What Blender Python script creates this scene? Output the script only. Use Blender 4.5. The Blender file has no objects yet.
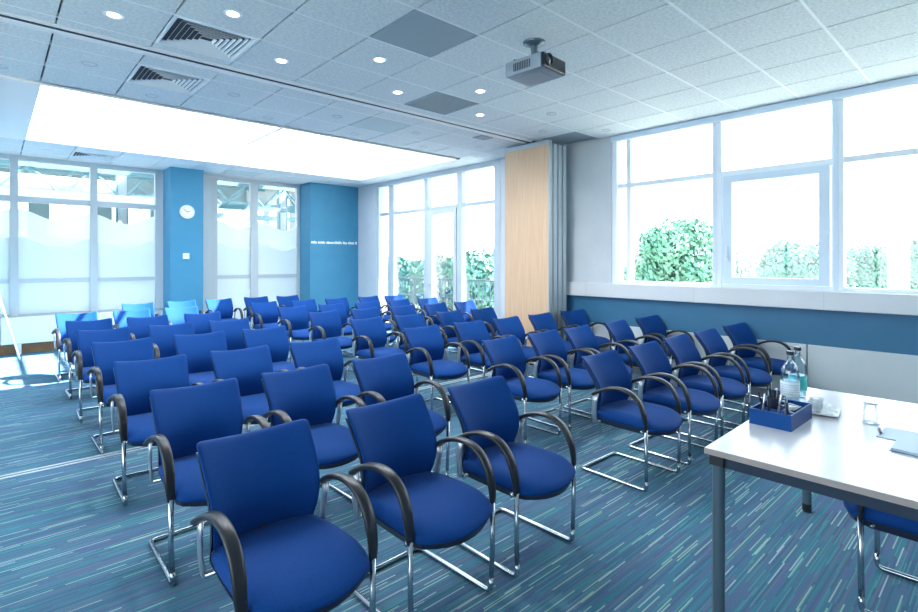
import bpy, bmesh, math, random
from mathutils import Vector, Matrix
random.seed(7)
SC = bpy.context.scene
COL = SC.collection
PI = math.pi

# ------------------------------------------------------------------ materials
MATS = {}
def mat(name, color=(.8, .8, .8), rough=.5, metal=0.0, spec=.5, **kw):
    m = bpy.data.materials.new(name); m.use_nodes = True
    b = m.node_tree.nodes['Principled BSDF']
    b.inputs['Base Color'].default_value = (*color, 1)
    b.inputs['Roughness'].default_value = rough
    b.inputs['Metallic'].default_value = metal
    b.inputs['Specular IOR Level'].default_value = spec
    for k, v in kw.items():
        b.inputs[k.replace('_', ' ')].default_value = v
    MATS[name] = m
    return m
def nt(m): return m.node_tree.nodes, m.node_tree.links, m.node_tree.nodes['Principled BSDF']
def noise_vary(m, c1, c2, scale=8., detail=4., lo=.35, hi=.65, bump=0., bscale=None, vec_scale=(1, 1, 1)):
    n, l, b = nt(m)
    tc = n.new('ShaderNodeTexCoord'); mp = n.new('ShaderNodeMapping'); mp.inputs['Scale'].default_value = vec_scale
    l.new(tc.outputs['Object'], mp.inputs['Vector'])
    t = n.new('ShaderNodeTexNoise'); t.inputs['Scale'].default_value = scale; t.inputs['Detail'].default_value = detail
    l.new(mp.outputs[0], t.inputs['Vector'])
    r = n.new('ShaderNodeValToRGB'); r.color_ramp.elements[0].position = lo; r.color_ramp.elements[1].position = hi
    r.color_ramp.elements[0].color = (*c1, 1); r.color_ramp.elements[1].color = (*c2, 1)
    l.new(t.outputs['Fac'], r.inputs[0]); l.new(r.outputs[0], b.inputs['Base Color'])
    if bump:
        t2 = n.new('ShaderNodeTexNoise'); t2.inputs['Scale'].default_value = bscale or scale; t2.inputs['Detail'].default_value = 3
        l.new(mp.outputs[0], t2.inputs['Vector'])
        bp = n.new('ShaderNodeBump'); bp.inputs['Strength'].default_value = bump; bp.inputs['Distance'].default_value = .002
        l.new(t2.outputs['Fac'], bp.inputs['Height']); l.new(bp.outputs[0], b.inputs['Normal'])
    return m

mat('fabric', (.012, .085, .40), .75, spec=.12, Sheen_Weight=.07, Sheen_Roughness=.35)
MATS['fabric'].node_tree.nodes['Principled BSDF'].inputs['Sheen Tint'].default_value = (.75, .82, 1, 1)
noise_vary(MATS['fabric'], (.003, .042, .190), (.005, .057, .245), 300, 2, .3, .7, .25, 900)
mat('shell', (.012, .020, .045), .45)
mat('black_plastic', (.012, .015, .021), .38)
mat('chrome', (.45, .50, .54), .2, 1.0)
mat('silver', (.50, .54, .58), .35, .85)
mat('white_paint', (.80, .83, .85), .45)
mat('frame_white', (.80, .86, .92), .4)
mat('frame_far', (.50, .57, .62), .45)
mat('frame_blue', (.66, .78, .90), .4)
mat('grey_frame', (.56, .60, .62), .45)
noise_vary(mat('wall_pale', (.60, .66, .70), .6), (.56, .605, .65), (.60, .645, .69), 3)
noise_vary(mat('blue_backlit', (.022, .135, .26), .55), (.027, .142, .265), (.030, .152, .28), 4)  # same paint as the column, darkened in colour for its backlit place
noise_vary(mat('column_blue', (.04, .26, .48), .55), (.050, .25, .41), (.055, .265, .43), 4)
noise_vary(mat('panel_grey', (.52, .58, .60), .5), (.56, .62, .64), (.60, .66, .68), 2)
mat('trunking', (.66, .69, .72), .45)
noise_vary(mat('tile', (.6, .66, .7), .9, spec=.1), (.60, .65, .675), (.74, .79, .81), 45, 5, .35, .65, .35, 120)
mat('tile_plain', (.30, .37, .42), .7)
mat('tile_pale', (.50, .60, .62), .7)
mat('tee', (.80, .84, .86), .5)
mat('dark', (.02, .025, .03), .6)
mat('void', (.10, .13, .16), .9)
mat('rail', (.62, .66, .68), .35, .6)
mat('anodised', (.50, .57, .62), .35, .5)
mat('end_panel', (.88, .85, .82), .7)
mat('edge_metal', (.46, .53, .57), .45, .2)
noise_vary(mat('wood', (.62, .45, .30), .5), (.60, .39, .24), (.68, .48, .32), 3, 6, .3, .7, vec_scale=(14, 14, .6))
noise_vary(mat('plinth_wood', (.40, .20, .09), .5), (.36, .18, .08), (.45, .24, .11), 6)
noise_vary(mat('table_white', (.76, .76, .78), .22), (.60, .60, .63), (.64, .64, .66), 3)
mat('table_edge', (.34, .29, .27), .5)
mat('table_beam', (.016, .032, .06), .4)
mat('leg_grey', (.11, .165, .20), .35, .5)
mat('foot_black', (.012, .014, .018), .5)
mat('box_blue', (.004, .058, .23), .5, spec=.15)
mat('box_inside', (.02, .10, .34), .5)
mat('paper', (.82, .86, .90), .6)
mat('paper_blue', (.34, .48, .60), .5)
mat('teal_label', (.05, .55, .55), .5)
mat('label_pale', (.70, .80, .86), .6)
mat('clock_face', (.88, .9, .92), .5)
mat('clock_rim', (.65, .70, .74), .35)
mat('proj_grey', (.24, .29, .35), .45)
mat('proj_dark', (.012, .018, .026), .3)
mat('lens', (.05, .07, .10), .05, spec=1.0)
mat('sunboard', (.85, .87, .88), .6)
mat('upstand', (.85, .88, .90), .7)
mat('concrete', (.40, .42, .42), .8)
mat('terrace', (.62, .63, .62), .8)
mat('railing', (.03, .06, .07), .4, .3)
mat('truss', (.12, .24, .27), .5)
mat('atrium_white', (.52, .56, .57), .6)
mat('atrium_band', (.20, .34, .37), .6)
mat('bark', (.16, .12, .08), .9)
mat('atrium_shade_roof', (.16, .26, .29), .7)
mat('atrium_wall', (.17, .26, .28), .7)
noise_vary(mat('ground', (.32, .36, .25), .95), (.34, .38, .32), (.44, .46, .42), .15)
for nm, a, b in (('leaf_a', (.07, .20, .13), (.15, .30, .20)), ('leaf_b', (.045, .15, .11), (.10, .22, .16)), ('leaf_hazy', (.20, .30, .24), (.30, .38, .32))):  # the last leaf colour is paler, with distance haze put into it
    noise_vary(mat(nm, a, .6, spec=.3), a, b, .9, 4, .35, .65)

def emission(name, color, strength):
    m = bpy.data.materials.new(name); m.use_nodes = True
    n = m.node_tree.nodes; n.clear()
    e = n.new('ShaderNodeEmission'); e.inputs[0].default_value = (*color, 1); e.inputs[1].default_value = strength
    o = n.new('ShaderNodeOutputMaterial'); m.node_tree.links.new(e.outputs[0], o.inputs[0]); MATS[name] = m
emission('lamp_on', (1, .97, .92), 5)

def glass(name, tint=(.96, .99, 1), refl=.06):
    m = bpy.data.materials.new(name); m.use_nodes = True
    n, l = m.node_tree.nodes, m.node_tree.links; n.clear()
    t = n.new('ShaderNodeBsdfTransparent'); t.inputs[0].default_value = (*tint, 1)
    g = n.new('ShaderNodeBsdfGlossy'); g.inputs['Roughness'].default_value = .02
    lw = n.new('ShaderNodeLayerWeight'); lw.inputs['Blend'].default_value = .25
    mm = n.new('ShaderNodeMath'); mm.operation = 'MULTIPLY_ADD'; mm.inputs[1].default_value = .5; mm.inputs[2].default_value = refl * .5
    l.new(lw.outputs['Fresnel'], mm.inputs[0])
    mx = n.new('ShaderNodeMixShader'); l.new(mm.outputs[0], mx.inputs[0]); l.new(t.outputs[0], mx.inputs[1]); l.new(g.outputs[0], mx.inputs[2])
    o = n.new('ShaderNodeOutputMaterial'); l.new(mx.outputs[0], o.inputs[0]); MATS[name] = m
glass('pane'); glass('bottle_glass', (.90, .96, .985), .10); glass('tumbler_glass', (.95, .97, .985), .04); glass('water', (.85, .95, 1.0), .05)

def film(name, color, transp):
    m = bpy.data.materials.new(name); m.use_nodes = True
    n, l = m.node_tree.nodes, m.node_tree.links; n.clear()
    tr = n.new('ShaderNodeBsdfTranslucent'); tr.inputs[0].default_value = (*color, 1)
    df = n.new('ShaderNodeBsdfDiffuse'); df.inputs[0].default_value = (*color, 1)
    tp = n.new('ShaderNodeBsdfTransparent')
    a = n.new('ShaderNodeMixShader'); a.inputs[0].default_value = .38
    l.new(tr.outputs[0], a.inputs[1]); l.new(df.outputs[0], a.inputs[2])
    b = n.new('ShaderNodeMixShader'); b.inputs[0].default_value = transp
    l.new(a.outputs[0], b.inputs[1]); l.new(tp.outputs[0], b.inputs[2])
    o = n.new('ShaderNodeOutputMaterial'); l.new(b.outputs[0], o.inputs[0]); MATS[name] = m
film('film', (.93, .97, .97), .16)
film('film_dense', (.95, .98, .99), .03)

# carpet: thin broken streaks running across the room over a blue-teal weave
def carpet():
    m = mat('carpet', (.1, .2, .3), .95, spec=.1)
    n, l, b = nt(m)
    tc = n.new('ShaderNodeTexCoord'); sp = n.new('ShaderNodeSeparateXYZ'); l.new(tc.outputs['Object'], sp.inputs[0])
    def M(op, a, bb=None, c=None):
        q = n.new('ShaderNodeMath'); q.operation = op
        for i, v in enumerate((a, bb, c)):
            if v is None: continue
            if isinstance(v, (int, float)): q.inputs[i].default_value = v
            else: l.new(v, q.inputs[i])
        return q.outputs[0]
    def layer(w, L, seed):
        row = M('FLOOR', M('DIVIDE', sp.outputs['Y'], w))
        wn = n.new('ShaderNodeTexWhiteNoise'); wn.noise_dimensions = '1D'; l.new(M('ADD', row, seed), wn.inputs['W'])
        cell = M('FLOOR', M('ADD', M('DIVIDE', sp.outputs['X'], L), M('MULTIPLY', wn.outputs['Value'], 37.)))
        cb = n.new('ShaderNodeCombineXYZ'); l.new(row, cb.inputs[0]); l.new(cell, cb.inputs[1]); cb.inputs[2].default_value = seed
        w2 = n.new('ShaderNodeTexWhiteNoise'); w2.noise_dimensions = '3D'; l.new(cb.outputs[0], w2.inputs['Vector'])
        return w2.outputs['Value']
    def ramp(v, els):
        r = n.new('ShaderNodeValToRGB'); r.color_ramp.interpolation = 'CONSTANT'; e = r.color_ramp.elements
        while len(e) < len(els): e.new(.5)
        for i, (p, c) in enumerate(els): e[i].position = p; e[i].color = (*c, 1)
        l.new(v, r.inputs[0]); return r.outputs[0]
    base = ramp(layer(.009, .38, 3.), [(0, (.070, .138, .225)), (.22, (.085, .158, .255)), (.42, (.065, .180, .265)), (.60, (.105, .142, .270)), (.74, (.060, .205, .265)), (.88, (.120, .172, .250))])
    s = layer(.0062, .24, 11.)
    bright = ramp(s, [(0, (.075, .24, .28)), (.90, (.08, .27, .31)), (.94, (.27, .44, .38)), (.975, (.34, .46, .52))])
    sel = M('GREATER_THAN', s, .84)
    mx = n.new('ShaderNodeMix'); mx.data_type = 'RGBA'; l.new(sel, mx.inputs['Factor']); l.new(base, mx.inputs['A']); l.new(bright, mx.inputs['B'])
    fz = n.new('ShaderNodeTexNoise'); fz.inputs['Scale'].default_value = 260; fz.inputs['Detail'].default_value = 2; l.new(tc.outputs['Object'], fz.inputs['Vector'])
    fr = n.new('ShaderNodeMapRange'); fr.inputs['To Min'].default_value = .5; fr.inputs['To Max'].default_value = 1.5; l.new(fz.outputs['Fac'], fr.inputs[0])
    mu = n.new('ShaderNodeMix'); mu.data_type = 'RGBA'; mu.blend_type = 'MULTIPLY'; mu.inputs['Factor'].default_value = 1
    l.new(mx.outputs['Result'], mu.inputs['A']); l.new(fr.outputs[0], mu.inputs['B']); l.new(mu.outputs['Result'], b.inputs['Base Color'])
    bp = n.new('ShaderNodeBump'); bp.inputs['Strength'].default_value = .4; bp.inputs['Distance'].default_value = .004
    l.new(fz.outputs['Fac'], bp.inputs['Height']); l.new(bp.outputs[0], b.inputs['Normal'])
carpet()

# ------------------------------------------------------------------ mesh helpers
def box(bm, x0, x1, y0, y1, z0, z1, bev=0.):
    r = bmesh.ops.create_cube(bm, size=1.)
    vs = r['verts']
    for v in vs:
        v.co = Vector(((x0 + x1) / 2 + v.co.x * (x1 - x0), (y0 + y1) / 2 + v.co.y * (y1 - y0), (z0 + z1) / 2 + v.co.z * (z1 - z0)))
    if bev:
        es = list({e for v in vs for e in v.link_edges})
        bmesh.ops.bevel(bm, geom=es, offset=bev, segments=2, affect='EDGES', profile=.6)
    return vs
def fillet(pts, rad, seg=6):
    out = []
    P = [Vector(p) for p in pts]
    for i, p in enumerate(P):
        r = rad[i] if isinstance(rad, (list, tuple)) else rad
        if i in (0, len(P) - 1) or r <= 0: out.append(p); continue
        a = (P[i - 1] - p); b = (P[i + 1] - p); ang = a.angle(b)
        t = min(r / math.tan(ang / 2), a.length * .49, b.length * .49)
        s, e = p + a.normalized() * t, p + b.normalized() * t
        for k in range(seg + 1):
            u = k / seg; out.append((1 - u) ** 2 * s + 2 * u * (1 - u) * p + u * u * e)
    return out
def sweep(bm, pts, prof, closed=False, up=None, scale=None):
    """prof: list of (a,b); frame by parallel transport"""
    P = [Vector(p) for p in pts]; n = len(P); rings = []
    def tan(i):
        if closed: return (P[(i + 1) % n] - P[i - 1]).normalized()
        return (P[min(i + 1, n - 1)] - P[max(i - 1, 0)]).normalized()
    t0 = tan(0); u = Vector(up) if up else (Vector((0, 0, 1)) if abs(t0.z) < .9 else Vector((0, 1, 0)))
    u = (u - t0 * u.dot(t0)).normalized()
    for i in range(n):
        t = tan(i); u = (u - t * u.dot(t)).normalized(); w = t.cross(u)
        s = scale[i] if scale else 1
        rings.append([bm.verts.new(P[i] + u * a * s + w * b * s) for a, b in prof])
    m = len(prof)
    for i in range(n if closed else n - 1):
        A, B = rings[i], rings[(i + 1) % n]
        for j in range(m):
            bm.faces.new((A[j], A[(j + 1) % m], B[(j + 1) % m], B[j]))
    if not closed:
        bm.faces.new(rings[0]); bm.faces.new(rings[-1][::-1])
def circ(r, n=10): return [(r * math.cos(2 * PI * k / n), r * math.sin(2 * PI * k / n)) for k in range(n)]
def ell(a, b, n=12, p=.75):
    o = []
    for k in range(n):
        c, s = math.cos(2 * PI * k / n), math.sin(2 * PI * k / n)
        o.append((a * math.copysign(abs(c) ** p, c), b * math.copysign(abs(s) ** p, s)))
    return o
def tube(bm, pts, r, n=10, rad=0, closed=False): sweep(bm, fillet(pts, rad) if rad else pts, circ(r, n), closed)
def lathe(bm, prof, cx=0, cy=0, cz=0, n=24, axis='z'):
    rings = []
    for r, z in prof:
        ring = []
        for k in range(n):
            a = 2 * PI * k / n
            p = (r * math.cos(a), r * math.sin(a), z)
            if axis == 'y': p = (p[0], z, p[1])
            if axis == 'x': p = (z, p[0], p[1])
            ring.append(bm.verts.new((cx + p[0], cy + p[1], cz + p[2])))
        rings.append(ring)
    for A, B in zip(rings, rings[1:]):
        for j in range(n): bm.faces.new((A[j], A[(j + 1) % n], B[(j + 1) % n], B[j]))
    for R_, z in ((rings[0], prof[0]), (rings[-1], prof[-1])):
        if z[0] > 1e-6: bm.faces.new(R_)
def obj(name, bm, material, parent=None, smooth=False, loc=None, subsurf=0, rot=None):
    bmesh.ops.remove_doubles(bm, verts=bm.verts, dist=1e-6)
    bmesh.ops.recalc_face_normals(bm, faces=bm.faces)
    me = bpy.data.meshes.new(name); bm.to_mesh(me); bm.free()
    me.materials.append(MATS[material])
    if smooth:
        for f in me.polygons: f.use_smooth = True
        if smooth != 'all': me.set_sharp_from_angle(angle=math.radians(40))
    o = bpy.data.objects.new(name, me); COL.objects.link(o)
    if parent: o.parent = parent
    if loc: o.location = loc
    if rot: o.rotation_euler = rot
    if subsurf:
        md = o.modifiers.new('s', 'SUBSURF'); md.levels = md.render_levels = subsurf
    return o
def tag(o, label, cat, group=None, kind=None):
    o['label'] = label; o['category'] = cat
    if group: o['group'] = group
    if kind: o['kind'] = kind
    return o
def empty(name, loc=(0, 0, 0), rz=0):
    o = bpy.data.objects.new(name, None); COL.objects.link(o); o.location = loc; o.rotation_euler = (0, 0, rz); o.empty_display_size = .1
    return o
def thing(name, label, cat, loc=(0, 0, 0), rz=0, group=None): return tag(empty(name, loc, rz), label, cat, group)
def struct(name, bm, m, label=None, **kw):
    o = obj(name, bm, m, **kw); o['kind'] = 'structure'
    if label: o['label'] = label
    return o
def struct_root(name, label=None):
    o = empty(name); o['kind'] = 'structure'
    if label: o['label'] = label
    return o
def B(): return bmesh.new()
def boxes(*a):
    bm = B()
    for q in a: box(bm, *q)
    return bm
def copy_tree(o, parent=None):
    c = o.copy(); COL.objects.link(c)
    if parent: c.parent = parent
    for ch in list(o.children): copy_tree(ch, c)
    return c

# ------------------------------------------------------------------ room dimensions (metres, camera over the origin)
XW = 6.34; CZ = 3.22; YB = 11.0; XL = -3.6; YR = -2.9
G = .6; GX, GY = .569, .641
gx = lambda i: (i + GX) * G
gy = lambda j: (j + GY) * G
SX0, SX1, SY0, SY1 = gx(0), gx(9), gy(10), gy(15)     # skylight opening

struct('floor', boxes((XL, XW + .3, YR, YB + .2, -.2, 0)), 'carpet', 'blue and teal carpet with thin broken streaks')
bm = boxes((XL, XW, 4.72, 4.745, 0, .003), (XL, XW, 4.775, 4.80, 0, .003))
struct('trim_1', bm, 'rail', 'pale floor strip under the folding partition track')

# ceiling: tiles with narrow open joints across, flush tees along
bm = B()
band = (4.72, 4.90)
def tile_rect(x0, x1, y0, y1):
    x0, x1, y0, y1 = max(x0, XL), min(x1, XW), max(y0, YR), min(y1, YB)
    if x1 - x0 < .03 or y1 - y0 < .03: return
    box(bm, x0 + .007, x1 - .007, y0 + .010, y1 - .010, CZ, CZ + .02)
SPECIAL = {(3, 4): 'p', (1, 6): 'v', (1, 8): 'v', (5, 6): 'l', (5, 8): 'q', (9, 6): 'l', (1, 16): 'v', (5, 16): 'q'}
for i in range(-7, 10):
    for j in range(-6, 18):
        if (i, j) in SPECIAL: continue
        if 0 <= i <= 8 and 10 <= j <= 14: continue
        x0, x1, y0, y1 = gx(i), gx(i + 1), gy(j), gy(j + 1)
        if j == 7:
            tile_rect(x0, x1, y0, band[0]); tile_rect(x0, x1, band[1], y1)
        else: tile_rect(x0, x1, y0, y1)
struct('ceiling', bm, 'tile', 'suspended ceiling of speckled pale tiles')
bm = B()
for (a, b, c, d_) in ((XL, SX0 - .03, YR, YB), (SX1 + .03, XW + .3, YR, YB + .1), (SX0 - .03, SX1 + .03, YR, SY0 - .03), (SX0 - .03, SX1 + .03, SY1 + .03, YB + .1)):
    box(bm, a, b, c, d_, CZ + .035, CZ + .06)
struct('ceiling_void', bm, 'void', 'dark underside of the slab seen in the tile joints')
bm = B()
for j in range(-6, 19):
    y = gy(j)
    if 10 <= j <= 15:
        if j in (10, 15): box(bm, XL, XW, y - .0085, y + .0085, CZ - .001, CZ + .03)
        else:
            box(bm, XL, SX0, y - .0085, y + .0085, CZ - .001, CZ + .03); box(bm, SX1, XW, y - .0085, y + .0085, CZ - .001, CZ + .03)
    elif YR < y < YB: box(bm, XL, XW, y - .0085, y + .0085, CZ - .001, CZ + .03)
struct('trim_2', bm, 'tee', 'white ceiling tees between the tiles')
bm = boxes((XL, 5.72, band[0], band[1], CZ - .004, CZ + .03), (XL, 5.72, band[0] + .012, band[0] + .022, CZ - .016, CZ), (XL, 5.72, band[1] - .022, band[1] - .012, CZ - .016, CZ))
struct('trim_3', bm, 'tee', 'ceiling track of the folding partition')
struct('trim_4', boxes((XL, 5.72, 4.785, 4.805, CZ - .012, CZ)), 'dark', 'dark slot of the ceiling track')

# skylight well
WZ = 4.2
bm = boxes((SX0 - .06, SX0, SY0 - .06, SY1 + .06, CZ, WZ), (SX1, SX1 + .06, SY0 - .06, SY1 + .06, CZ, WZ),
           (SX0, SX1, SY0 - .06, SY0, CZ, WZ), (SX0, SX1, SY1, SY1 + .06, CZ, WZ))
struct('trim_5', bm, 'upstand', 'white side walls of the skylight well')
bm = boxes((SX0 - .03, SX1 + .03, SY0 - .03, SY0 + .008, CZ - .02, CZ + .02), (SX0 - .03, SX1 + .03, SY1 - .008, SY1 + .05, CZ - .02, CZ + .02),
           (SX1 - .008, SX1 + .05, SY0 - .03, SY1 + .05, CZ - .02, CZ + .02), (2.76, 2.80, SY0, SY1, CZ + .0, CZ + .05))
struct('trim_9', boxes((SX0 - .28, SX0 + .008, SY0 - .032, SY1 + .052, CZ - .022, CZ + .01), (SX0 - .31, SX0 - .28, SY0 - .032, SY1 + .052, CZ - .03, CZ + .01)), 'end_panel', 'flat white panel at the left end of the skylight')
struct('trim_6', bm, 'white_paint', 'white frame and cross bar round the skylight opening')
w = struct_root('window_1', 'long white skylight in the ceiling over the back rows')
obj('frame', boxes(*[(x - .025, x + .025, SY0, SY1, WZ - .06, WZ) for x in (SX0 + .03, gx(3), gx(6), SX1 - .03)]), 'frame_white', w)
obj('pane', boxes((SX0, SX1, SY0, SY1, WZ + .0, WZ + .01)), 'pane', w)
# roof slab (stops the sun except through the skylight), with unseen eaves added to keep the sun off the windows
OV = 8.7
bm = B()
for (a, b, c, d_) in ((XL - .3, SX0 - .06, YR - .3, YB + .3), (SX1 + .06, OV, YR - .3, YB + .3), (SX0 - .06, SX1 + .06, YR - .3, SY0 - .06), (SX0 - .06, SX1 + .06, SY1 + .06, YB + .3)):
    box(bm, a, b, c, d_, WZ - .02, WZ + .12)
struct('roof', bm, 'atrium_white', 'flat roof with unseen eaves added to block the sun')

# ------------------------------------------------------------------ walls
# window side (right)
WO = XW + .3
struct('wall_right_pier', boxes((XW, WO, 3.83, 5.93, 0, CZ - .03)), 'wall_pale', 'pale wall pier between the two windows')
struct('wall_right_corner', boxes((XW, WO, 9.70, YB, 0, CZ - .03)), 'wall_pale', 'pale wall strip between far window and blue corner')
struct('wall_right_header', boxes((XW, WO, YR, YB, CZ - .03, WZ - .02)), 'wall_pale', 'wall above the windows')
struct('wall_right_near', boxes((XW + .06, WO, YR - .2, -2.0, 1.19, CZ - .03)), 'wall_pale', 'wall past the right window')
struct('wall_right', boxes((XW + .06, WO, YR, 3.83, 0, 1.19)), 'wall_pale', 'pale wall with windows beyond the right block of chairs')
struct('wall_right_dado', boxes((XW - .012, XW + .06, YR, 3.83, .625, 1.0), (XW - .012, XW, 3.83, 4.62, .625, 1.0)), 'blue_backlit', 'blue band under the window sill, backlit shade put into its colour')
struct('wall_left', boxes((XL - .2, XL, YR, YB, 0, .8), (XL - .2, XL, YR, YB, 3.0, WZ - .02), (XL - .2, XL, YR, -1.5, .8, 3.0), (XL - .2, XL, 6.5, YB, .8, 3.0)), 'wall_pale', 'pale wall out of view on the left')
struct('wall_rear', boxes((XL, WO, YR - .2, YR, 0, WZ - .02)), 'wall_pale', 'pale wall behind the camera')
t = tag(obj('service_trunking', boxes((XW - .09, XW - .0, YR, 4.62, 1.0, 1.19), (XW - .0, XW + .06, YR, 3.83, 1.0, 1.19)), 'trunking'), 'long white box trunking forming the sill under the right window', 'trunking')
md = t.modifiers.new('b', 'BEVEL'); md.width = .008; md.segments = 2
for yy in (4.18, 2.67, 1.36, -.1):
    obj('joint_strip', boxes((XW - .0915, XW - .089, yy - .002, yy + .002, 1.003, 1.187)), 'anodised', t)
def skirt(y0, y1, x, lab):
    o = tag(obj('heater_panel', boxes((x, XW + .06, y0, y1, .09, .625)), 'panel_grey'), lab, 'heater', 'low pale panels under the blue band')
    obj('toe_strip', boxes((x + .02, XW + .05, y0, y1, .0, .09)), 'void', o)
    md = o.modifiers.new('b', 'BEVEL'); md.width = .006; md.segments = 2
skirt(-2.2, 1.515, XW - .03, 'wide pale low wall panel beyond the table, right of the bottles')
skirt(1.525, 3.82, XW - .024, 'pale low wall panel behind the window-side chairs, left of the bottles')

# right window: three bays with transom; middle bay has an opening sash
GX_ = XW + .12
w = struct_root('window_2', 'wide right window with trees outside, middle sash handle on its left')
F = 'frame_white'
zt0, zt1 = 2.50, 2.56; zb, zh = 1.19, CZ - .03
XA, XB = XW + .06, XW + .15
bm = boxes((XW + .0, XB, YR + .9, 3.83, zh - .05, zh), (XA, XB, -2.0, 3.83, zb, zb + .04), (XW + .02, XB, 3.76, 3.83, zb, zh), (XA, XB, -2.0, 3.83, zt0, zt1),
           (XA - .02, XB, 2.40, 2.50, zb, zh), (XA - .02, XB, 1.22, 1.32, zb, zh), (XA - .008, XB, 3.57, 3.63, zb, zh), (XA - .02, XB, -.02, .08, zb, zh), (XA - .02, XB, -1.3, -1.2, zb, zh))
obj('frame', bm, F, w)
bm = boxes((XW - .02, XW + .005, YR + .9, 3.83, CZ - .07, CZ - .006), (XA - .026, XA - .02, 2.455, 2.49, zb, zh), (XA - .026, XA - .02, 1.265, 1.30, zb, zh))
obj('header_strip', bm, 'frame_blue', w)
s = obj('opening_sash', boxes((XA - .03, XB, 2.28, 2.38, zb + .045, zt0 - .005), (XA - .03, XB, 1.34, 1.43, zb + .045, zt0 - .005), (XA - .03, XB, 1.43, 2.28, zb + .045, zb + .12), (XA - .03, XB, 1.43, 2.28, zt0 - .085, zt0 - .005)), 'frame_blue', w)
bm = B(); box(bm, XA - .045, XA - .03, 2.315, 2.345, 1.50, 1.58, .004); box(bm, XA - .065, XA - .045, 2.32, 2.34, 1.53, 1.68, .005)
obj('handle', bm, 'white_paint', s)
obj('pane', boxes((XB - .03, XB - .024, -2.0, 3.8, zb + .02, zh - .02)), 'pane', w)

# far window: floor-height glazing with a door behind the folding partition
w = struct_root('window_3', 'tall far window with a glazed terrace door in the middle')
bm = boxes((XW + .0, XB, 5.93, 9.70, zh - .06, zh), (XA, XB, 5.93, 9.70, 0, .10), (XW + .02, XB, 9.64, 9.70, 0, zh), (XW - .006, XB, 5.93, 6.07, 0, zh + .02),
           (XA, XB, 5.93, 9.70, zt0, zt1), (XA - .02, XB, 7.93, 8.05, 0, zh), (XA - .02, XB, 6.94, 7.07, 0, zh), (XA - .008, XB, 9.12, 9.30, 0, zh))
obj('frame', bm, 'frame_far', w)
s = obj('glazed_door', boxes((XA - .03, XB, 7.80, 7.92, .02, zt0 - .005), (XA - .03, XB, 7.08, 7.16, .02, zt0 - .005), (XA - .03, XB, 7.16, 7.80, .02, .14), (XA - .03, XB, 7.16, 7.80, zt0 - .09, zt0 - .005)), 'grey_frame', w)
bm = B(); box(bm, XA - .07, XA - .05, 7.845, 7.865, 1.0, 1.02, .002); tube(bm, [(XA - .03, 7.86, 1.05), (XA - .07, 7.86, 1.05), (XA - .07, 7.74, 1.05)], .009, 8)
obj('handle', bm, 'silver', s)
obj('pane', boxes((XB - .03, XB - .024, 5.95, 9.68, .05, zh - .02)), 'pane', w)

w = struct_root('added_window', 'long window added in the left wall, out of view, to brighten the room')  # added out of view to light the window-side wall
obj('frame', boxes((XL - .12, XL - .04, -1.5, 6.5, .8, .86), (XL - .12, XL - .04, -1.5, 6.5, 2.94, 3.0), *[(XL - .12, XL - .04, y - .03, y + .03, .86, 2.94) for y in (-1.47, .5, 2.5, 4.5, 6.47)]), F, w)
obj('pane', boxes((XL - .09, XL - .084, -1.5, 6.5, .82, 2.98)), 'pane', w)
# back wall: two glazed screens, a blue column and a blue wall
COLX0, COLX1, COLY = 2.40, 2.96, 10.45
def wave(x, a): return a + .08 * math.cos((x - .3) * 6.28) + .012 * math.sin(x * 2.3 + 1)
def wavy(y, x0, x1, base, zlo, th=.004):
    bm = B(); n = 24; top = []
    vs = [[], []]
    for k in range(n + 1):
        x = x0 + (x1 - x0) * k / n
        for s_, yy in ((0, y), (1, y - th)):
            vs[s_].append((bm.verts.new((x, yy, wave(x, base))), bm.verts.new((x, yy, zlo))))
    for k in range(n):
        for s_ in (0, 1):
            (a, b), (c, d_) = vs[s_][k], vs[s_][k + 1]; bm.faces.new((a, b, d_, c))
        bm.faces.new((vs[0][k][0], vs[1][k][0], vs[1][k + 1][0], vs[0][k + 1][0]))
    return bm
def screen(name, lab, x0, x1, posts, zlow, rails, frosted=True, shift=0.):
    w = struct_root(name, lab)
    bs = [(x0, x1, YB - .02, YB + .08, CZ - .08, CZ + .03), (x0, x1, YB - .02, YB + .08, zlow - .02, zlow + .03)]
    for z0, z1 in rails: bs.append((x0, x1, YB - .01, YB + .06, z0, z1))
    obj('frame', boxes(*bs), 'grey_frame', w)
    obj('mullion', boxes(*[(a, b, YB - .035, YB + .08, zlow, CZ) for a, b in posts]), 'grey_frame', w)
    obj('pane', boxes((x0, x1, YB + .02, YB + .026, zlow, CZ)), 'pane', w)
    for k, (a, b) in enumerate(zip(posts, posts[1:])):
        f = obj('frosted_film', wavy(YB + .015, a[1], b[0], 2.26, zlow), 'film', w)
        obj('inner_film_wave', wavy(YB + .009, a[1], b[0], 1.81, zlow), 'film_dense', f)
    return w
screen('window_4', 'left glazed screen with frosted waves, left of the blue column', XL, 2.42, [(XL, XL + .08), (-2.0, -1.9), (-.85, -.75), (.21, .315), (1.27, 1.375), (2.27, 2.42)], .60, [(2.46, 2.56), (1.14, 1.205)])
screen('window_5', 'right glazed screen with frosted waves between the two blue columns', 3.10, 5.20, [(3.25, 3.37), (4.04, 4.19), (5.07, 5.20)], .05, [(1.14, 1.21)])
bm = boxes((2.96, 3.25, YB - .06, YB + .06, 0, CZ))
struct('trim_7', bm, 'panel_grey', 'grey door jamb beside the clock column')
struct('trim_8', boxes((2.98, 3.02, YB - .1, YB - .06, 2.42, 2.52), (2.98, 3.02, YB - .1, YB - .06, 1.05, 1.15)), 'anodised', 'dark hinges on the grey jamb')
struct('column', boxes((COLX0, COLX1, COLY, YB + .1, 0, CZ)), 'column_blue', 'bright blue square column carrying the clock')
struct('wall_back', boxes((5.13, XW, 10.47, YB + .1, 0, CZ)), 'column_blue', 'bright blue wall section at the far corner')
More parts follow.
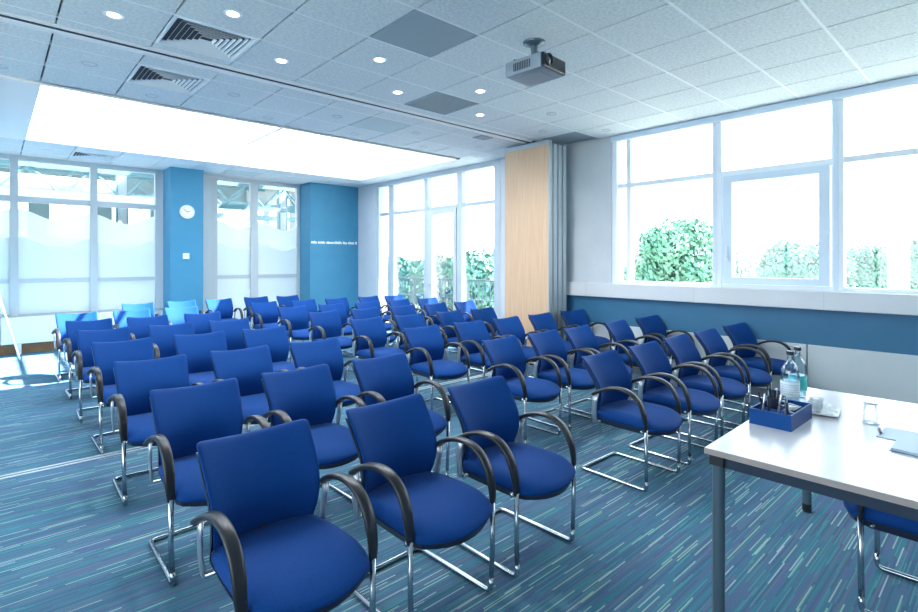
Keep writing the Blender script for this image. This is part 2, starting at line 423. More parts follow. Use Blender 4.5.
struct('wall_back_base', boxes((XL, 2.40, YB + .0, YB + .1, 0, .60)), 'white_paint', 'white solid base under the left glazed screen')
struct('baseboard_back', boxes((XL, 2.40, YB - .03, YB, 0, .17)), 'plinth_wood', 'brown timber baseboard under the glazed screen')
struct('baseboard_column', boxes((COLX0 - .01, COLX1 + .01, COLY - .012, YB, 0, .1), (5.12, XW, 10.455, 10.47, 0, .1)), 'column_blue', 'low blue skirting on column and corner wall')
# radiators below the left screen
for k, (a, b, lab) in enumerate(((-1.9, .085, 'long white low radiator under the glazed screen at the left edge'), (.10, 2.20, 'long white low radiator behind the left chairs, below the glazed screen'))):
    r = thing('radiator', lab, 'radiator', ((a + b) / 2, YB - .13, 0), 0, 'white low radiators at the back')
    hw = (b - a) / 2
    bm = B(); box(bm, -hw, hw, -.05, .05, .17, .60, .012); obj('casing', bm, 'white_paint', r)
    obj('grille', boxes(*[(-hw + .04, hw - .04, -.036 + q * .018, -.028 + q * .018, .598, .604) for q in range(4)]), 'grey_frame', r)
    for s_ in (hw - .12 if k == 0 else -hw + .22, -hw + .6 if k == 0 else hw - .3):
        obj('foot', boxes((s_ - .03, s_ + .03, -.04, .05, 0, .18)), 'white_paint', r)

# clock, thermostat, lettering strip
t = thing('wall_clock', 'round white clock high on the blue column', 'clock', (2.675, COLY, 2.41))
bm = B(); lathe(bm, [(.125, 0), (.13, -.01), (.13, -.03), (.118, -.036), (.112, -.03), (0.0, -.03)], n=36, axis='y'); obj('case', bm, 'clock_rim', t, smooth=True)
bm = B(); lathe(bm, [(.111, -.0305), (.111, -.032), (0, -.032)], n=36, axis='y')
dial = obj('dial', bm, 'clock_face', t)
bm = B()
for k in range(12):
    a = k * PI / 6
    vs = box(bm, -.003, .003, -.0345, -.0325, .085, .102); bmesh.ops.rotate(bm, verts=vs, cent=(0, 0, 0), matrix=Matrix.Rotation(a, 3, 'Y'))
obj('hour_marks', bm, 'dark', dial)
for nm, L_, a in (('hour_hand', .055, 1.25), ('minute_hand', .085, -.9)):
    bm = B(); vs = box(bm, -.004, .004, -.038, -.0355, -.012, L_); bmesh.ops.rotate(bm, verts=vs, cent=(0, 0, 0), matrix=Matrix.Rotation(a, 3, 'Y')); obj(nm, bm, 'dark', t)
t = thing('thermostat', 'small white square thermostat on the blue column below the clock', 'thermostat', (2.66, COLY, 1.59))
bm = B(); box(bm, -.055, .055, -.028, 0, -.055, .055, .008); obj('housing', bm, 'white_paint', t)
bm = B(); box(bm, -.03, .03, -.032, -.027, -.01, .03, .003); obj('display', bm, 'label_pale', t)
bm = B(); x = -.60; rr = random.Random(3)
while x < .52:
    wd = rr.choice((.025, .035, .045, .02)); hh = rr.choice((.05, .05, .06, .042))
    box(bm, x, x + wd, -.006, 0, -.025, -.025 + hh); x += wd + rr.choice((.006, .006, .008, .03))
tag(obj('wall_lettering', bm, 'clock_face', loc=(5.76, 10.47, 1.91)), 'thin strip of small white marks across the blue corner wall', 'sign')

# ------------------------------------------------------------------ folding partition parked at the window wall
t = thing('folding_partition', 'stack of folded partition leaves with pale wood face by the window wall', 'partition', (5.98, 4.84, 0))
xs = [-.26, -.155, -.045, .065, .175]
for k in range(4):
    x0, x1 = xs[k], xs[k + 1] - .026
    leaf = B(); box(leaf, x0, x1, -.40 + .0 * k, .42, .03, CZ - .07, .004)
    lf = obj('leaf', leaf, 'wood' if k == 0 else 'panel_grey', t)
    obj('edge_profile', boxes((x0 + .003, x1 - .003, -.412, -.40, .03, CZ - .07)), 'edge_metal', lf)
    if k == 0: obj('top_rail', boxes((x0 - .003, x1, -.40, .42, CZ - .09, CZ - .03)), 'anodised', lf)
    obj('seal', boxes((x0 + .01, x1 - .01, -.38, .4, .0, .03)), 'foot_black', lf)

# ------------------------------------------------------------------ ceiling fittings
def vent4(i, j, lab, hw=.285):
    t = thing('ceiling_vent', lab, 'vent', (gx(i) + .3, gy(j) + .3, CZ), 0, 'square four-way ceiling vents')
    obj('backing', boxes((-.29, .29, -.285, .285, .018, .022)), 'dark', t)
    bm = B()
    for k in range(7):
        a = hw - .012 - k * .036; b_ = a - .014
        for (sx, sy) in ((1, 0), (-1, 0), (0, 1), (0, -1)):
            # tilted louvre: low outside, high inside
            if sx: pts = [(sx * a, -a, 0), (sx * a, a, 0), (sx * b_, b_, .018), (sx * b_, -b_, .018)]
            else: pts = [(-a, sy * a, 0), (a, sy * a, 0), (b_, sy * b_, .018), (-b_, sy * b_, .018)]
            v = [bm.verts.new(p) for p in pts]; v2 = [bm.verts.new((p[0] * .992, p[1] * .992, p[2] + .003)) for p in pts]
            bm.faces.new(v); bm.faces.new(v2[::-1])
            for q in range(4): bm.faces.new((v[q], v[(q + 1) % 4], v2[(q + 1) % 4], v2[q]))
    obj('louvres', bm, 'frame_white', t)
    obj('frame', boxes((-.296, .296, -.29, -hw + .008, -.006, .012), (-.296, .296, hw - .008, .29, -.006, .012), (-.296, -hw + .008, -hw, hw, -.006, .012), (hw - .008, .296, -hw, hw, -.006, .012)), 'frame_white', t)
def grille(i, j, lab, x1=.296):
    t = thing('ceiling_grille', lab, 'grille', (gx(i) + .3, gy(j) + .3, CZ), 0, 'slatted ceiling grilles')
    obj('backing', boxes((-.29, x1, -.285, .285, .018, .022)), 'dark', t)
    obj('slats', boxes(*[(-.275, x1 - .015, -.268 + k * .034, -.252 + k * .034, .0, .008) for k in range(16)]), 'tile_plain', t)
    obj('frame', boxes((-.296, x1, -.288, -.272, -.005, .012), (-.296, x1, .272, .288, -.005, .012), (-.296, -.275, -.272, .272, -.005, .012), (x1 - .02, x1, -.272, .272, -.005, .012)), 'tile_plain', t)
vent4(1, 6, 'square four-way ceiling vent, nearest the camera on the left')
vent4(1, 8, 'square four-way ceiling vent just beyond the partition track')
vent4(1, 16, 'small-looking four-way ceiling vent beyond the skylight')
grille(5, 6, 'dark slatted square grille in the middle of the ceiling')
grille(9, 6, 'slatted square grille in the ceiling above the folded partition', .19)
for i, j, m_, lab in ((3, 4, 'tile_plain', 'plain grey square access panel left of the projector'), (5, 8, 'tile_pale', 'pale plain square ceiling panel beyond the track'), (5, 16, 'tile_pale', 'plain square ceiling panel near the back glazing')):
    bm = B(); box(bm, gx(i) + .004, gx(i + 1) - .004, gy(j) + .013, gy(j + 1) - .013, CZ - .001, CZ + .02, .001)
    tag(obj('access_panel', bm, m_), lab, 'panel', 'plain square ceiling panels')
bm = B(); box(bm, 5.0 - .06, 5.16, 4.96, 5.15, CZ - .012, CZ, .004)
tag(obj('ceiling_sensor', bm, 'tile_plain'), 'small dark square plate in the ceiling beyond the track', 'sensor')

def light_proto(on):
    t = empty('downlight')
    bm = B(); lathe(bm, [(.038, .004), (.052, -.004), (.060, -.004), (.062, 0), (.062, .004)], n=24); obj('bezel', bm, 'frame_white' if on else 'anodised', t, smooth=True)
    bm = B(); lathe(bm, [(.038, .004), (.034, .028), (0, .028)] if not on else [(.040, -.001), (.030, -.004), (0, -.005)], n=20)
    obj('lens' if on else 'reflector', bm, 'lamp_on' if on else 'silver', t, smooth=True)
    return t
near = [(.63, 4.28), (1.24, 3.7), (1.84, 4.29), (2.45, 3.7), (3.06, 4.29), (3.66, 3.7), (4.25, 4.3), (4.83, 3.7), (5.41, 4.29), (5.97, 3.68)]
far = [(.05, 6.07), (.63, 5.48), (1.23, 6.1), (1.85, 5.49), (2.45, 6.1), (3.04, 5.49), (3.64, 6.1), (4.22, 5.49), (4.82, 6.09), (5.42, 5.5), (5.96, 6.07)]
back = [(.63, 10.18), (1.23, 9.62), (2.4, 9.64), (3.61, 9.62), (4.17, 10.12), (4.82, 9.64), (5.4, 10.18), (5.6, 9.64)]
ordw = ['first', 'second', 'third', 'fourth', 'fifth', 'sixth', 'seventh', 'eighth', 'ninth', 'tenth', 'eleventh']
pon, poff = light_proto(True), light_proto(False)
used = set()
for rowname, spots, kinds in (('camera side of the partition track', near, [1] * 7 + [0] * 3), ('skylight side of the partition track', far, [0] * 11), ('strip of ceiling beyond the skylight', back, [0] * 8)):
    for k, (x, y) in enumerate(spots):
        src = pon if kinds[k] else poff
        c = src if src.name not in used else copy_tree(src)
        used.add(src.name); c.location = (x, y, CZ - .001)
        st = 'lit' if src is pon else 'unlit'
        if src is pon:
            sl = bpy.data.lights.new('downlight_beam', 'SPOT'); sl.energy = 22; sl.spot_size = math.radians(165); sl.spot_blend = .6; sl.shadow_soft_size = .04; sl.color = (.93, .97, 1)
            lo = bpy.data.objects.new('downlight_beam', sl); COL.objects.link(lo); lo.location = (x, y, CZ - .03)
        tag(c, '%s round ceiling downlight, %s from left on the %s' % (st, ordw[k], rowname), 'downlight', 'round ceiling downlights')

# projector
t = thing('projector', 'grey ceiling projector with dark lens face on a short mount', 'projector', (3.03, 2.47, CZ), math.radians(3))
bm = B(); lathe(bm, [(.0, 0), (.088, 0), (.085, -.012), (.055, -.024), (.03, -.034), (.026, -.07)], n=28); lathe(bm, [(.024, -.06), (.024, -.17), (.0, -.17)], n=16)
bm2 = bm
for v in bm2.verts: v.co += Vector((.13, .11, 0))
obj('ceiling_mount', bm2, 'leg_grey', t, smooth=True)
bm = B(); box(bm, .03, .17, .0, .15, -.20, -.165, .005); tube(bm, [(-.10, .14, -.225), (-.10, .13, -.20), (.04, .02, -.19), (.12, -.10, -.20), (.12, -.11, -.225)], .008, 8); tube(bm, [(-.11, -.1, -.225), (-.10, -.09, -.20), (.04, .02, -.19), (.13, .13, -.20), (.13, .14, -.225)], .008, 8)
obj('bracket', bm, 'leg_grey', t)
bm = B(); box(bm, -.15, .15, -.155, .175, -.335, -.222, .016); obj('body', bm, 'proj_grey', t, smooth=True)
bm = B(); box(bm, -.146, .146, -.172, -.15, -.331, -.226, .012); f = obj('front_face', bm, 'proj_dark', t)
bm = B(); lathe(bm, [(.0, -.176), (.030, -.174), (.034, -.186), (.046, -.184), (.047, -.165)], cx=-.078, cz=-.272, n=28, axis='y'); obj('lens_ring', bm, 'black_plastic', f, smooth=True)
bm = B(); lathe(bm, [(.0, -.186), (.015, -.182), (.030, -.174)], cx=-.078, cz=-.272, n=24, axis='y'); obj('lens', bm, 'lens', f, smooth=True)
obj('vent_slots', boxes(*[(-.152, -.1495, -.06 + k * .016, -.052 + k * .016, -.31, -.25) for k in range(10)]), 'proj_dark', t)
obj('base_plate', boxes((-.10, .10, -.1, .12, -.338, -.334)), 'proj_grey', t)

# ------------------------------------------------------------------ armchair
def grid_solid(fn_top, fn_bot, nu, nv):
    """closed body from two (u,v)->point surfaces"""
    bm = B(); T = []; Bo = []
    for j in range(nv + 1):
        T.append([bm.verts.new(fn_top(-1 + 2 * i / nu, j / nv)) for i in range(nu + 1)])
        Bo.append([bm.verts.new(fn_bot(-1 + 2 * i / nu, j / nv)) for i in range(nu + 1)])
    for j in range(nv):
        for i in range(nu):
            bm.faces.new((T[j][i], T[j][i + 1], T[j + 1][i + 1], T[j + 1][i])); bm.faces.new((Bo[j][i], Bo[j + 1][i], Bo[j + 1][i + 1], Bo[j][i + 1]))
    for i in range(nu):
        bm.faces.new((T[0][i], Bo[0][i], Bo[0][i + 1], T[0][i + 1])); bm.faces.new((T[nv][i], T[nv][i + 1], Bo[nv][i + 1], Bo[nv][i]))
    for j in range(nv):
        bm.faces.new((T[j][0], T[j + 1][0], Bo[j + 1][0], Bo[j][0])); bm.faces.new((T[j][nu], Bo[j][nu], Bo[j + 1][nu], T[j + 1][nu]))
    return bm
def lerp_tab(tab, z):
    for (z0, v0), (z1, v1) in zip(tab, tab[1:]):
        if z <= z1: 
            k = max(0, (z - z0) / (z1 - z0)); k = k * k * (3 - 2 * k) if False else k
            return v0 + (v1 - v0) * k
    return tab[-1][1]
BY = [(.39, .160), (.43, .146), (.50, .116), (.56, .104), (.60, .108), (.66, .132), (.72, .174), (.77, .212), (.835, .262)]   # y of the side edge by height
BW = [(.39, .19), (.43, .198), (.50, .208), (.60, .217), (.70, .224), (.80, .230), (.835, .234)]                              # half width by height
def back_pt(u, v, off):
    z = .40 + v * .42
    hw = lerp_tab(BW, z); dip = .030 * (1 - u * u) * max(0, (v - .55) / .45) ** 1.5
    y = lerp_tab(BY, z) + .064 * (1 - u * u) - (.004 if abs(u) > .98 else 0)
    return (u * (hw - (.004 if off else 0)), y + off, z - dip)
def seat_out(u, v):
    # v 0 = rear, 1 = front ; returns x, y
    hw = .212 + .016 * math.sin(v * PI * .62) + (-.016 * max(0, (v - .86) / .14) ** 2)
    y = .165 - v * (.165 + .275 + .062 * (1 - u * u))
    y += .070 * (1 - v) ** 2 * (1 - u * u)
    return u * hw, y
def seat_top(u, v):
    x, y = seat_out(u, v)
    z = .447 + .012 * math.sin(v * PI) - .014 * max(0, .25 - v) * 4 * .4 - .045 * max(0, (v - .72) / .28) ** 2 + .018 * (abs(u) ** 2.5) - (.016 if abs(u) > .97 else 0)
    return (x, y, z)
def seat_bot(u, v):
    x, y = seat_out(u * .97, v * .975 + .004)
    z = .385 + .004 * v - .018 * (1 - u * u) + (.006 if v > .97 else 0)
    return (x, y, z)
def make_chair():
    t = empty('conference_chair')
    bm = grid_solid(seat_top, seat_bot, 10, 10)
    s = obj('seat', bm, 'fabric', t, smooth='all', subsurf=1)
    bm = grid_solid(lambda u, v: (seat_bot(u, v)[0] * .99, seat_bot(u, v)[1] + .004, seat_bot(u, v)[2] + .012), lambda u, v: (seat_bot(u, v)[0] * .93, seat_bot(u, v)[1] * .96, seat_bot(u, v)[2] - .022), 8, 8)
    obj('seat_shell', bm, 'shell', t, smooth=True)
    bm = grid_solid(lambda u, v: back_pt(u, v, 0), lambda u, v: back_pt(u, v, .030), 10, 12)
    obj('backrest', bm, 'fabric', t, smooth='all', subsurf=1)
    def sh(u, v, o):
        z = .375 + v * .405; p = back_pt(u, max(0, (z - .40) / .42), o)
        hw = .225 if z < .5 else p[0] / (u or 1) + .004 if abs(u) > .01 else .2
        yy = p[1] + .020 * max(0, (.52 - z) / .12)
        return (u * min(.224, lerp_tab(BW, max(z, .43)) - .003), min(yy, .2 if z < .5 else 9), z - .020 * (1 - u * u) * max(0, v - .55) - .002)
    bm = grid_solid(lambda u, v: sh(u, v, .024), lambda u, v: sh(u, v, .045), 8, 10)
    obj('back_shell', bm, 'shell', t, smooth=True)
    for s_ in (-1, 1):
        x = .238 * s_
        path = [(x * 1.05, .150, .572), (x * 1.03, .112, .596), (x, .060, .620), (x, .0, .636), (x, -.055, .640), (x, -.11, .632), (x, -.158, .608), (x, -.196, .568), (x, -.220, .515), (x, -.232, .465), (x * .992, -.236, .425), (x * .985, -.236, .400)]
        P = []
        V = [Vector(p) for p in path]
        for i in range(len(V) - 1):
            a, b_, c, d_ = V[max(i - 1, 0)], V[i], V[i + 1], V[min(i + 2, len(V) - 1)]
            for k in range(3):
                u = k / 3; P.append(.5 * ((2 * b_) + (c - a) * u + (2 * a - 5 * b_ + 4 * c - d_) * u * u + (3 * b_ - a - 3 * c + d_) * u ** 3))
        P.append(V[-1])
        sc = [(.92 + .25 * max(0, .3 - i / len(P))) if i < len(P) * .7 else .92 - .35 * (i / len(P) - .7) / .3 for i in range(len(P))]
        bm = B(); sweep(bm, P, ell(.013, .026, 12), up=(0, 0, 1), scale=sc)
        arm = obj('armrest', bm, 'black_plastic', t, smooth='all')
        bm = B(); sweep(bm, [(x * 1.035, .128, .582), (x * 1.03, .142, .52), (x * 1.01, .150, .44), (x * .98, .145, .372)], ell(.021, .0075, 10), up=(0, 1, 0))
        obj('armrest_support', bm, 'silver', arm, smooth='all')
        bm = B(); xl = .2345 * s_
        tube(bm, [(xl, -.236, .41), (xl, -.2355, .20), (xl * .975, -.234, .07)], .0115, 10)
        obj('leg', bm, 'chrome', t, smooth='all')
    bm = B(); xl = .2285
    pts = fillet([(-xl, -.234, .075), (-xl * .985, -.236, .012), (-xl * .96, .268, .012), (xl * .96, .268, .012), (xl * .985, -.236, .012), (xl, -.234, .075)], [0, .05, .035, .035, .05, 0], 7)
    sweep(bm, pts, circ(.0118, 10), up=(1, 0, 0)); obj('sled_base', bm, 'chrome', t, smooth='all')
    bm = B(); tube(bm, [(-.232, -.20, .385), (.232, -.20, .385)], .010, 8); tube(bm, [(-.232, .13, .375), (.232, .13, .375)], .010, 8)
    obj('under_frame', bm, 'chrome', t, smooth='all')
    return t
proto = make_chair(); first = [True]
rows = ['front', 'second', 'third', 'fourth', 'fifth', 'sixth', 'seventh']
rj = random.Random(5)
def chair(x, ytop, rz, label, group='blue conference chairs in rows'):
    c = proto if first[0] else copy_tree(proto); first[0] = False
    c.location = (x, ytop - .235, 0); c.rotation_euler = (0, 0, rz)
    return tag(c, label, 'chair', group)
LX = [(.84, 1.44, 2.08)] * 7
LY = [2.07, 3.10, 4.14, 5.28, 6.30, 7.36, 8.48]
# where the left block really stands, row by row
LX = [(.795, 1.43, 2.05), (.84, 1.44, 2.065), (.83, 1.45, 2.07), (.85, 1.465, 2.085), (.84, 1.46, 2.065), (.85, 1.445, 2.08), (.84, 1.47, 2.10)]
seatL = ['outer seat by the left aisle', 'middle seat', 'seat by the central aisle']
for r, (xs_, y) in enumerate(zip(LX, LY)):
    for k, x in enumerate(xs_):
        pre = 'sunlit blue' if (r == 6) else 'blue'
        chair(x, y + rj.uniform(-.01, .01), math.radians(rj.uniform(-1.5, 1.5)), '%s armchair, left block, %s row from table, %s' % (pre, rows[r], seatL[k]))
RX = [((3.355, 4.0, 4.62, 5.26, 5.97), 2.11), ((3.37, 3.98, 4.54, 5.30, 6.02), 3.14), ((3.34, 4.03, 4.64, 5.32, 6.00), 4.25), ((3.36, 3.98, 4.68, 5.32), 5.33), ((3.38, 4.03, 4.70, 5.37, 6.02), 6.47), ((3.40, 4.06, 4.72, 5.41, 6.04), 7.53), ((3.40, 4.10, 4.76, 5.45, 6.05), 8.62)]
seatR = ['seat by the central aisle', 'second seat from the central aisle', 'third seat from the central aisle', 'second seat from the window wall', 'seat by the window wall']
for r, (xs_, y) in enumerate(RX):
    for k, x in enumerate(xs_):
        nm = seatR[k] if len(xs_) == 5 or k < 3 else 'seat beside the wooden partition stack'
        rz = math.radians(rj.uniform(-1.5, 1.5)) + (math.radians(-9) if k == 4 and r < 3 else 0)
        pre = 'sun-streaked blue' if (r == 6 and k == 0) else 'blue'
        chair(x, y + rj.uniform(-.01, .01), rz, '%s armchair, right block, %s row from table, %s' % (pre, rows[r], nm))
for (x, y), nm in zip(((1.76, 9.74), (2.44, 9.84), (3.06, 9.84), (3.76, 9.95), (4.37, 9.88)), ('left end seat', 'second seat from its left end', 'middle seat', 'second seat from its right end', 'right end seat')):
    chair(x, y, math.radians(rj.uniform(-2, 2)), 'blue fabric armchair in the rearmost short row of five, %s' % nm)
c = chair(2.975, .0, PI + math.radians(2), 'blue fabric armchair tucked under the white table facing the rows'); c.location = (2.97, .235, 0)
del c['group']

# ------------------------------------------------------------------ table
TR = math.radians(1.0)
t = thing('presenter_table', 'white-topped table with dark beam and grey round legs at lower right', 'table', (2.18, .885, 0), TR)
bm = B(); box(bm, 0, 1.5, -.76, 0, .706, .730, .002); tp = obj('tabletop', bm, 'table_white', t)
bm = B()
for q in ((-.0015, 0, -.7615, .0015), (1.5, 1.5015, -.7615, .0015)): box(bm, q[0], q[1], q[2], q[3], .705, .7285)
box(bm, 0, 1.5, 0, .0015, .705, .7285); box(bm, 0, 1.5, -.7615, -.76, .705, .7285)
obj('edge_band', bm, 'table_edge', tp)
for nm, q in (('beam', (.045, 1.425, -.055, -.03, .655, .706)), ('beam', (.045, 1.425, -.73, -.705, .655, .706)), ('end_beam', (.03, .055, -.705, -.055, .655, .706)), ('end_beam', (1.415, 1.44, -.705, -.055, .655, .706))):
    bm = B(); box(bm, *q); obj(nm, bm, 'table_beam', t)
for x, y in ((.04, -.04), (1.43, -.04), (.04, -.72), (1.43, -.72)):
    bm = B(); lathe(bm, [(0, .66), (.024, .66), (.024, .05), (0, .05)], cx=x, cy=y, n=20); l_ = obj('leg', bm, 'leg_grey', t, smooth=True)
    bm = B(); lathe(bm, [(0, .05), (.0245, .05), (.0245, .012), (.02, 0), (0, 0)], cx=x, cy=y, n=20); obj('foot', bm, 'foot_black', l_, smooth=True)
    bm = B(); box(bm, x - .028, x + .028, y - .028, y + .028, .66, .7055, .004); obj('corner_block', bm, 'foot_black', t)
TZ = .7302
# tray of stationery
t = thing('stationery_box', 'open blue stationery box on the white table', 'box', (2.815, .785, TZ), math.radians(-1))
hx, hy, hh = .155, .088, .072
bm = boxes((-hx, hx, -hy, -hy + .008, 0, hh), (-hx, hx, hy - .008, hy, 0, hh), (-hx, -hx + .008, -hy + .008, hy - .008, 0, hh), (hx - .008, hx, -hy + .008, hy - .008, 0, hh), (-hx + .008, hx - .008, -hy + .008, hy - .008, 0, .006))
obj('box_body', bm, 'box_blue', t)
obj('divider', boxes((-.05, -.045, -hy + .008, hy - .008, .006, hh - .012), (-.045, hx - .008, .0, .005, .006, hh - .012)), 'box_inside', t)
def on_box(dx, dy, dz=0): return (2.815 + dx, .785 + dy, TZ + dz)
pens = [((a[0] + .03, a[1]), (b * 1.0 - .1, c), L) for a, (b, c), L in [((-.135, -.06), (-.25, .04), .12), ((-.12, -.04), (-.12, .12), .14), ((-.13, .02), (-.3, .1), .13), ((-.095, .0), (.1, .15), .13), ((-.085, .05), (-.2, -.12), .14), ((-.11, .06), (.15, .1), .12)]]
for k, ((dx, dy), (tx, ty), L_) in enumerate(pens):
    lab = ['dark pen leaning at the near corner of the blue box', 'silver pen leaning in the left bay of the blue box', 'dark pen tilted left out of the blue box', 'silver pen tilted towards the bottles in the blue box', 'dark pen near the far side of the blue box', 'pale pen at the back corner of the blue box'][k]
    o = thing('pen', lab, 'pen', on_box(dx, dy, .009), 0, 'pens in the blue box'); o.rotation_euler = (ty, tx, 0)
    bm = B(); lathe(bm, [(.0, 0), (.0035, .012), (.0045, .02), (.0045, L_ * .6)], n=10); obj('barrel', bm, 'shell' if k % 2 == 0 else 'silver', o, smooth=True)
    bm = B(); lathe(bm, [(.0052, L_ * .6), (.0052, L_), (.003, L_ + .004), (0, L_ + .004)], n=10); cp = obj('cap', bm, 'shell' if k % 2 == 0 else 'chrome', o, smooth=True)
    obj('clip', boxes((-.001, .001, .005, .0065, L_ * .65, L_ * .98)), 'chrome', cp)
t = thing('pen_holder', 'small black pen cup behind the blue box', 'holder', (2.99, .90, TZ), math.radians(15))
t.location = (2.955, .845, TZ + .0)
t.location = on_box(.045, .045, .007)
bm = B(); lathe(bm, [(0, 0), (.026, 0), (.030, .09), (.027, .09), (.023, .005), (0, .005)], n=24); obj('cup', bm, 'shell', t, smooth=True)
for k, (tx, ty, m_, lab) in enumerate(((.28, .05, 'silver', 'silver marker sticking up to the right from the black pen cup'), (-.2, .1, 'shell', 'black marker sticking up to the left from the black pen cup'), (.02, -.15, 'shell', 'black marker upright in the black pen cup'))):
    o = thing('marker', lab, 'marker', on_box(.045 - tx * .03, .045, .014), 0, 'markers in the pen cup'); o.rotation_euler = (ty, tx, 0)
    bm = B(); lathe(bm, [(0, 0), (.0055, 0), (.0055, .09)], n=12); obj('barrel', bm, m_, o, smooth=True)
    bm = B(); lathe(bm, [(.0063, .09), (.0063, .125), (0, .128)], n=12); obj('cap', bm, m_, o, smooth=True)
for k, (dx, dy, rx, rz, m_, lab) in enumerate(((.0, -.045, .2, .3, 'paper_blue', 'pale blue sachet lying in the near bay of the blue box'), (.06, -.04, -.15, -.2, 'paper', 'white sachet lying in the near bay of the blue box'), (.11, -.035, .25, .5, 'paper', 'white sachet at the right end of the blue box'), (.035, -.035, .1, 1.1, 'paper', 'white sachet on top in the middle of the blue box'), (.115, .035, .15, .2, 'paper_blue', 'pale blue sachet in the far right of the blue box'))):
    bm = grid_solid(lambda u, v: (u * .034, (v - .5) * .052, .004 * (1 - u ** 4) * (1 - (2 * v - 1) ** 4)), lambda u, v: (u * .034, (v - .5) * .052, -.004 * (1 - u ** 4) * (1 - (2 * v - 1) ** 4) - .0006), 8, 8)
    o = tag(obj('sachet', bm, m_, smooth='all', loc=on_box(min(dx, .095), dy * .8, .050 + .006 * k), rot=(rx, rx, rz)), lab, 'sachet', 'sachets in the blue box')
# bottles
def bottle(x, y, label, s=1., lab_mat='label_pale', z0=.06):
    t = thing('water_bottle', label, 'bottle', (x, y, TZ), .4, 'glass water bottles')
    t.scale = (s, s, s)
    prof = [(0, .002), (.040, .0), (.046, .008), (.0465, .16), (.045, .185), (.038, .208), (.025, .228), (.0165, .242), (.0145, .255), (.0145, .272), (.0175, .274), (.0175, .292), (.013, .293), (.0125, .25), (.015, .24), (.024, .226), (.036, .206), (.0425, .185), (.044, .16), (.0435, .012), (0, .010)]
    bm = B(); lathe(bm, prof, n=36); g = obj('glass_body', bm, 'bottle_glass', t, smooth='all')
    bm = B(); lathe(bm, [(0, .011), (.0432, .013), (.0432, .13), (0, .13)], n=28); obj('water', bm, 'water', t, smooth=True)
    bm = B(); lathe(bm, [(.0472, .045), (.0474, .045), (.0474, .125), (.0472, .125)], n=36); lb = obj('label', bm, lab_mat, t, smooth='all')
    if lab_mat == 'label_pale':
        bm = B()
        for k in range(5): lathe(bm, [(.0474, .055 + k * .013), (.0477, .055 + k * .013), (.0477, .059 + k * .013), (.0474, .059 + k * .013)], n=36)
        obj('printed_lines', bm, 'anodised', lb)
    bm = B(); lathe(bm, [(.0155, .275), (.019, .276), (.019, .296), (.0, .2965)], n=24); obj('cap', bm, 'shell', t, smooth=True)
bottle(3.205, .850, 'clear water bottle with pale label, nearest behind the blue box', .95)
bottle(3.39, .862, 'clear water bottle with teal label, standing farther right behind the first', .95, 'teal_label')
# white dish with little cups
t = thing('white_dish', 'square white dish on the table right of the blue box', 'dish', (3.125, .688, TZ), math.radians(8))
def dish(u, v, o):
    w = .105; e = max(abs(u), abs(2 * v - 1)); return (u * w, (v - .5) * .15, o + .012 * max(0, e - .6) / .4)
bm = grid_solid(lambda u, v: dish(u, v, .006), lambda u, v: dish(u, v, .0), 10, 10); obj('plate', bm, 'sunboard', t, smooth=True)
for k, (dx, dy, lab, m_) in enumerate(((-.045, .02, 'small glass cup on the white dish nearest the box', 'tumbler_glass'), (.03, .03, 'small glass cup on the far side of the white dish', 'tumbler_glass'))):
    bm = B(); lathe(bm, [(0, 0), (.026, 0), (.032, .055), (.030, .055), (.024, .004), (0, .004)], n=24)
    tag(obj('glass_cup', bm, m_, smooth='all', loc=(3.125 + dx, .688 + dy, TZ + .0075)), lab, 'cup', 'small cups on the dish')
for k, (dx, dy, rz, lab) in enumerate(((-.02, -.035, .4, 'white paper stick on the near side of the dish'), (.02, -.03, .9, 'white paper stick in the middle of the dish'), (.06, -.02, .2, 'white paper stick at the right of the dish'))):
    bm = B(); box(bm, -.04, .04, -.008, .008, 0, .006, .002)
    tag(obj('sugar_stick', bm, 'paper', loc=(3.125 + dx, .688 + dy, TZ + .0085 + k * .0065), rot=(0, 0, rz)), lab, 'sugar stick', 'sugar sticks on the dish')
bm = B(); lathe(bm, [(0, .095), (.028, .095), (.035, .0), (.0325, .0), (.026, .090), (0, .090)], n=32)
t = tag(obj('drinking_glass', bm, 'tumbler_glass', smooth='all', loc=(3.09, .487, TZ)), 'upturned clear drinking glass alone on the table', 'glass')
bm = B(); lathe(bm, [(.0345, .0), (.0365, .001), (.0362, .004), (.0342, .004)], n=32); obj('rim', bm, 'anodised', t, smooth='all')
bm = B(); lathe(bm, [(.0278, .091), (.0292, .092), (.0288, .0965), (.0, .0965)], n=32); obj('thick_base', bm, 'anodised', t, smooth='all')
# notepads
def pad(name, label, corners, th, m_):
    bm = B(); lo = [bm.verts.new((*c, TZ)) for c in corners]; hi = [bm.verts.new((*c, TZ + th)) for c in corners]
    bm.faces.new(lo[::-1]); bm.faces.new(hi)
    for k in range(4): bm.faces.new((lo[k], lo[(k + 1) % 4], hi[(k + 1) % 4], hi[k]))
    return tag(obj(name, bm, m_), label, 'notepad', 'notepads at the table edge')
pad('notepad', 'pale blue notepad beside the drinking glass', [(2.865, .432), (2.85, .215), (3.05, .205), (3.06, .425)], .004, 'paper_blue')
p = pad('notepad', 'thicker pale notepad nearest the camera on the table', [(2.70, .36), (2.685, .20), (2.825, .20), (2.84, .36)], .012, 'paper_blue')
obj('cover_edge', boxes((2.69, 2.835, .20, .365, TZ - .0, TZ + .0015)), 'table_beam', p)
t = thing('pen', 'dark pen lying on the pale blue notepad', 'pen', (2.90, .42, TZ + .009), 0); t.rotation_euler = (0, PI / 2, .2)
bm = B(); lathe(bm, [(0, 0), (.0045, .012), (.0045, .08)], n=10); obj('barrel', bm, 'shell', t, smooth=True)
bm = B(); lathe(bm, [(.0052, .08), (.0052, .125), (0, .128)], n=10); obj('cap', bm, 'silver', t, smooth=True)

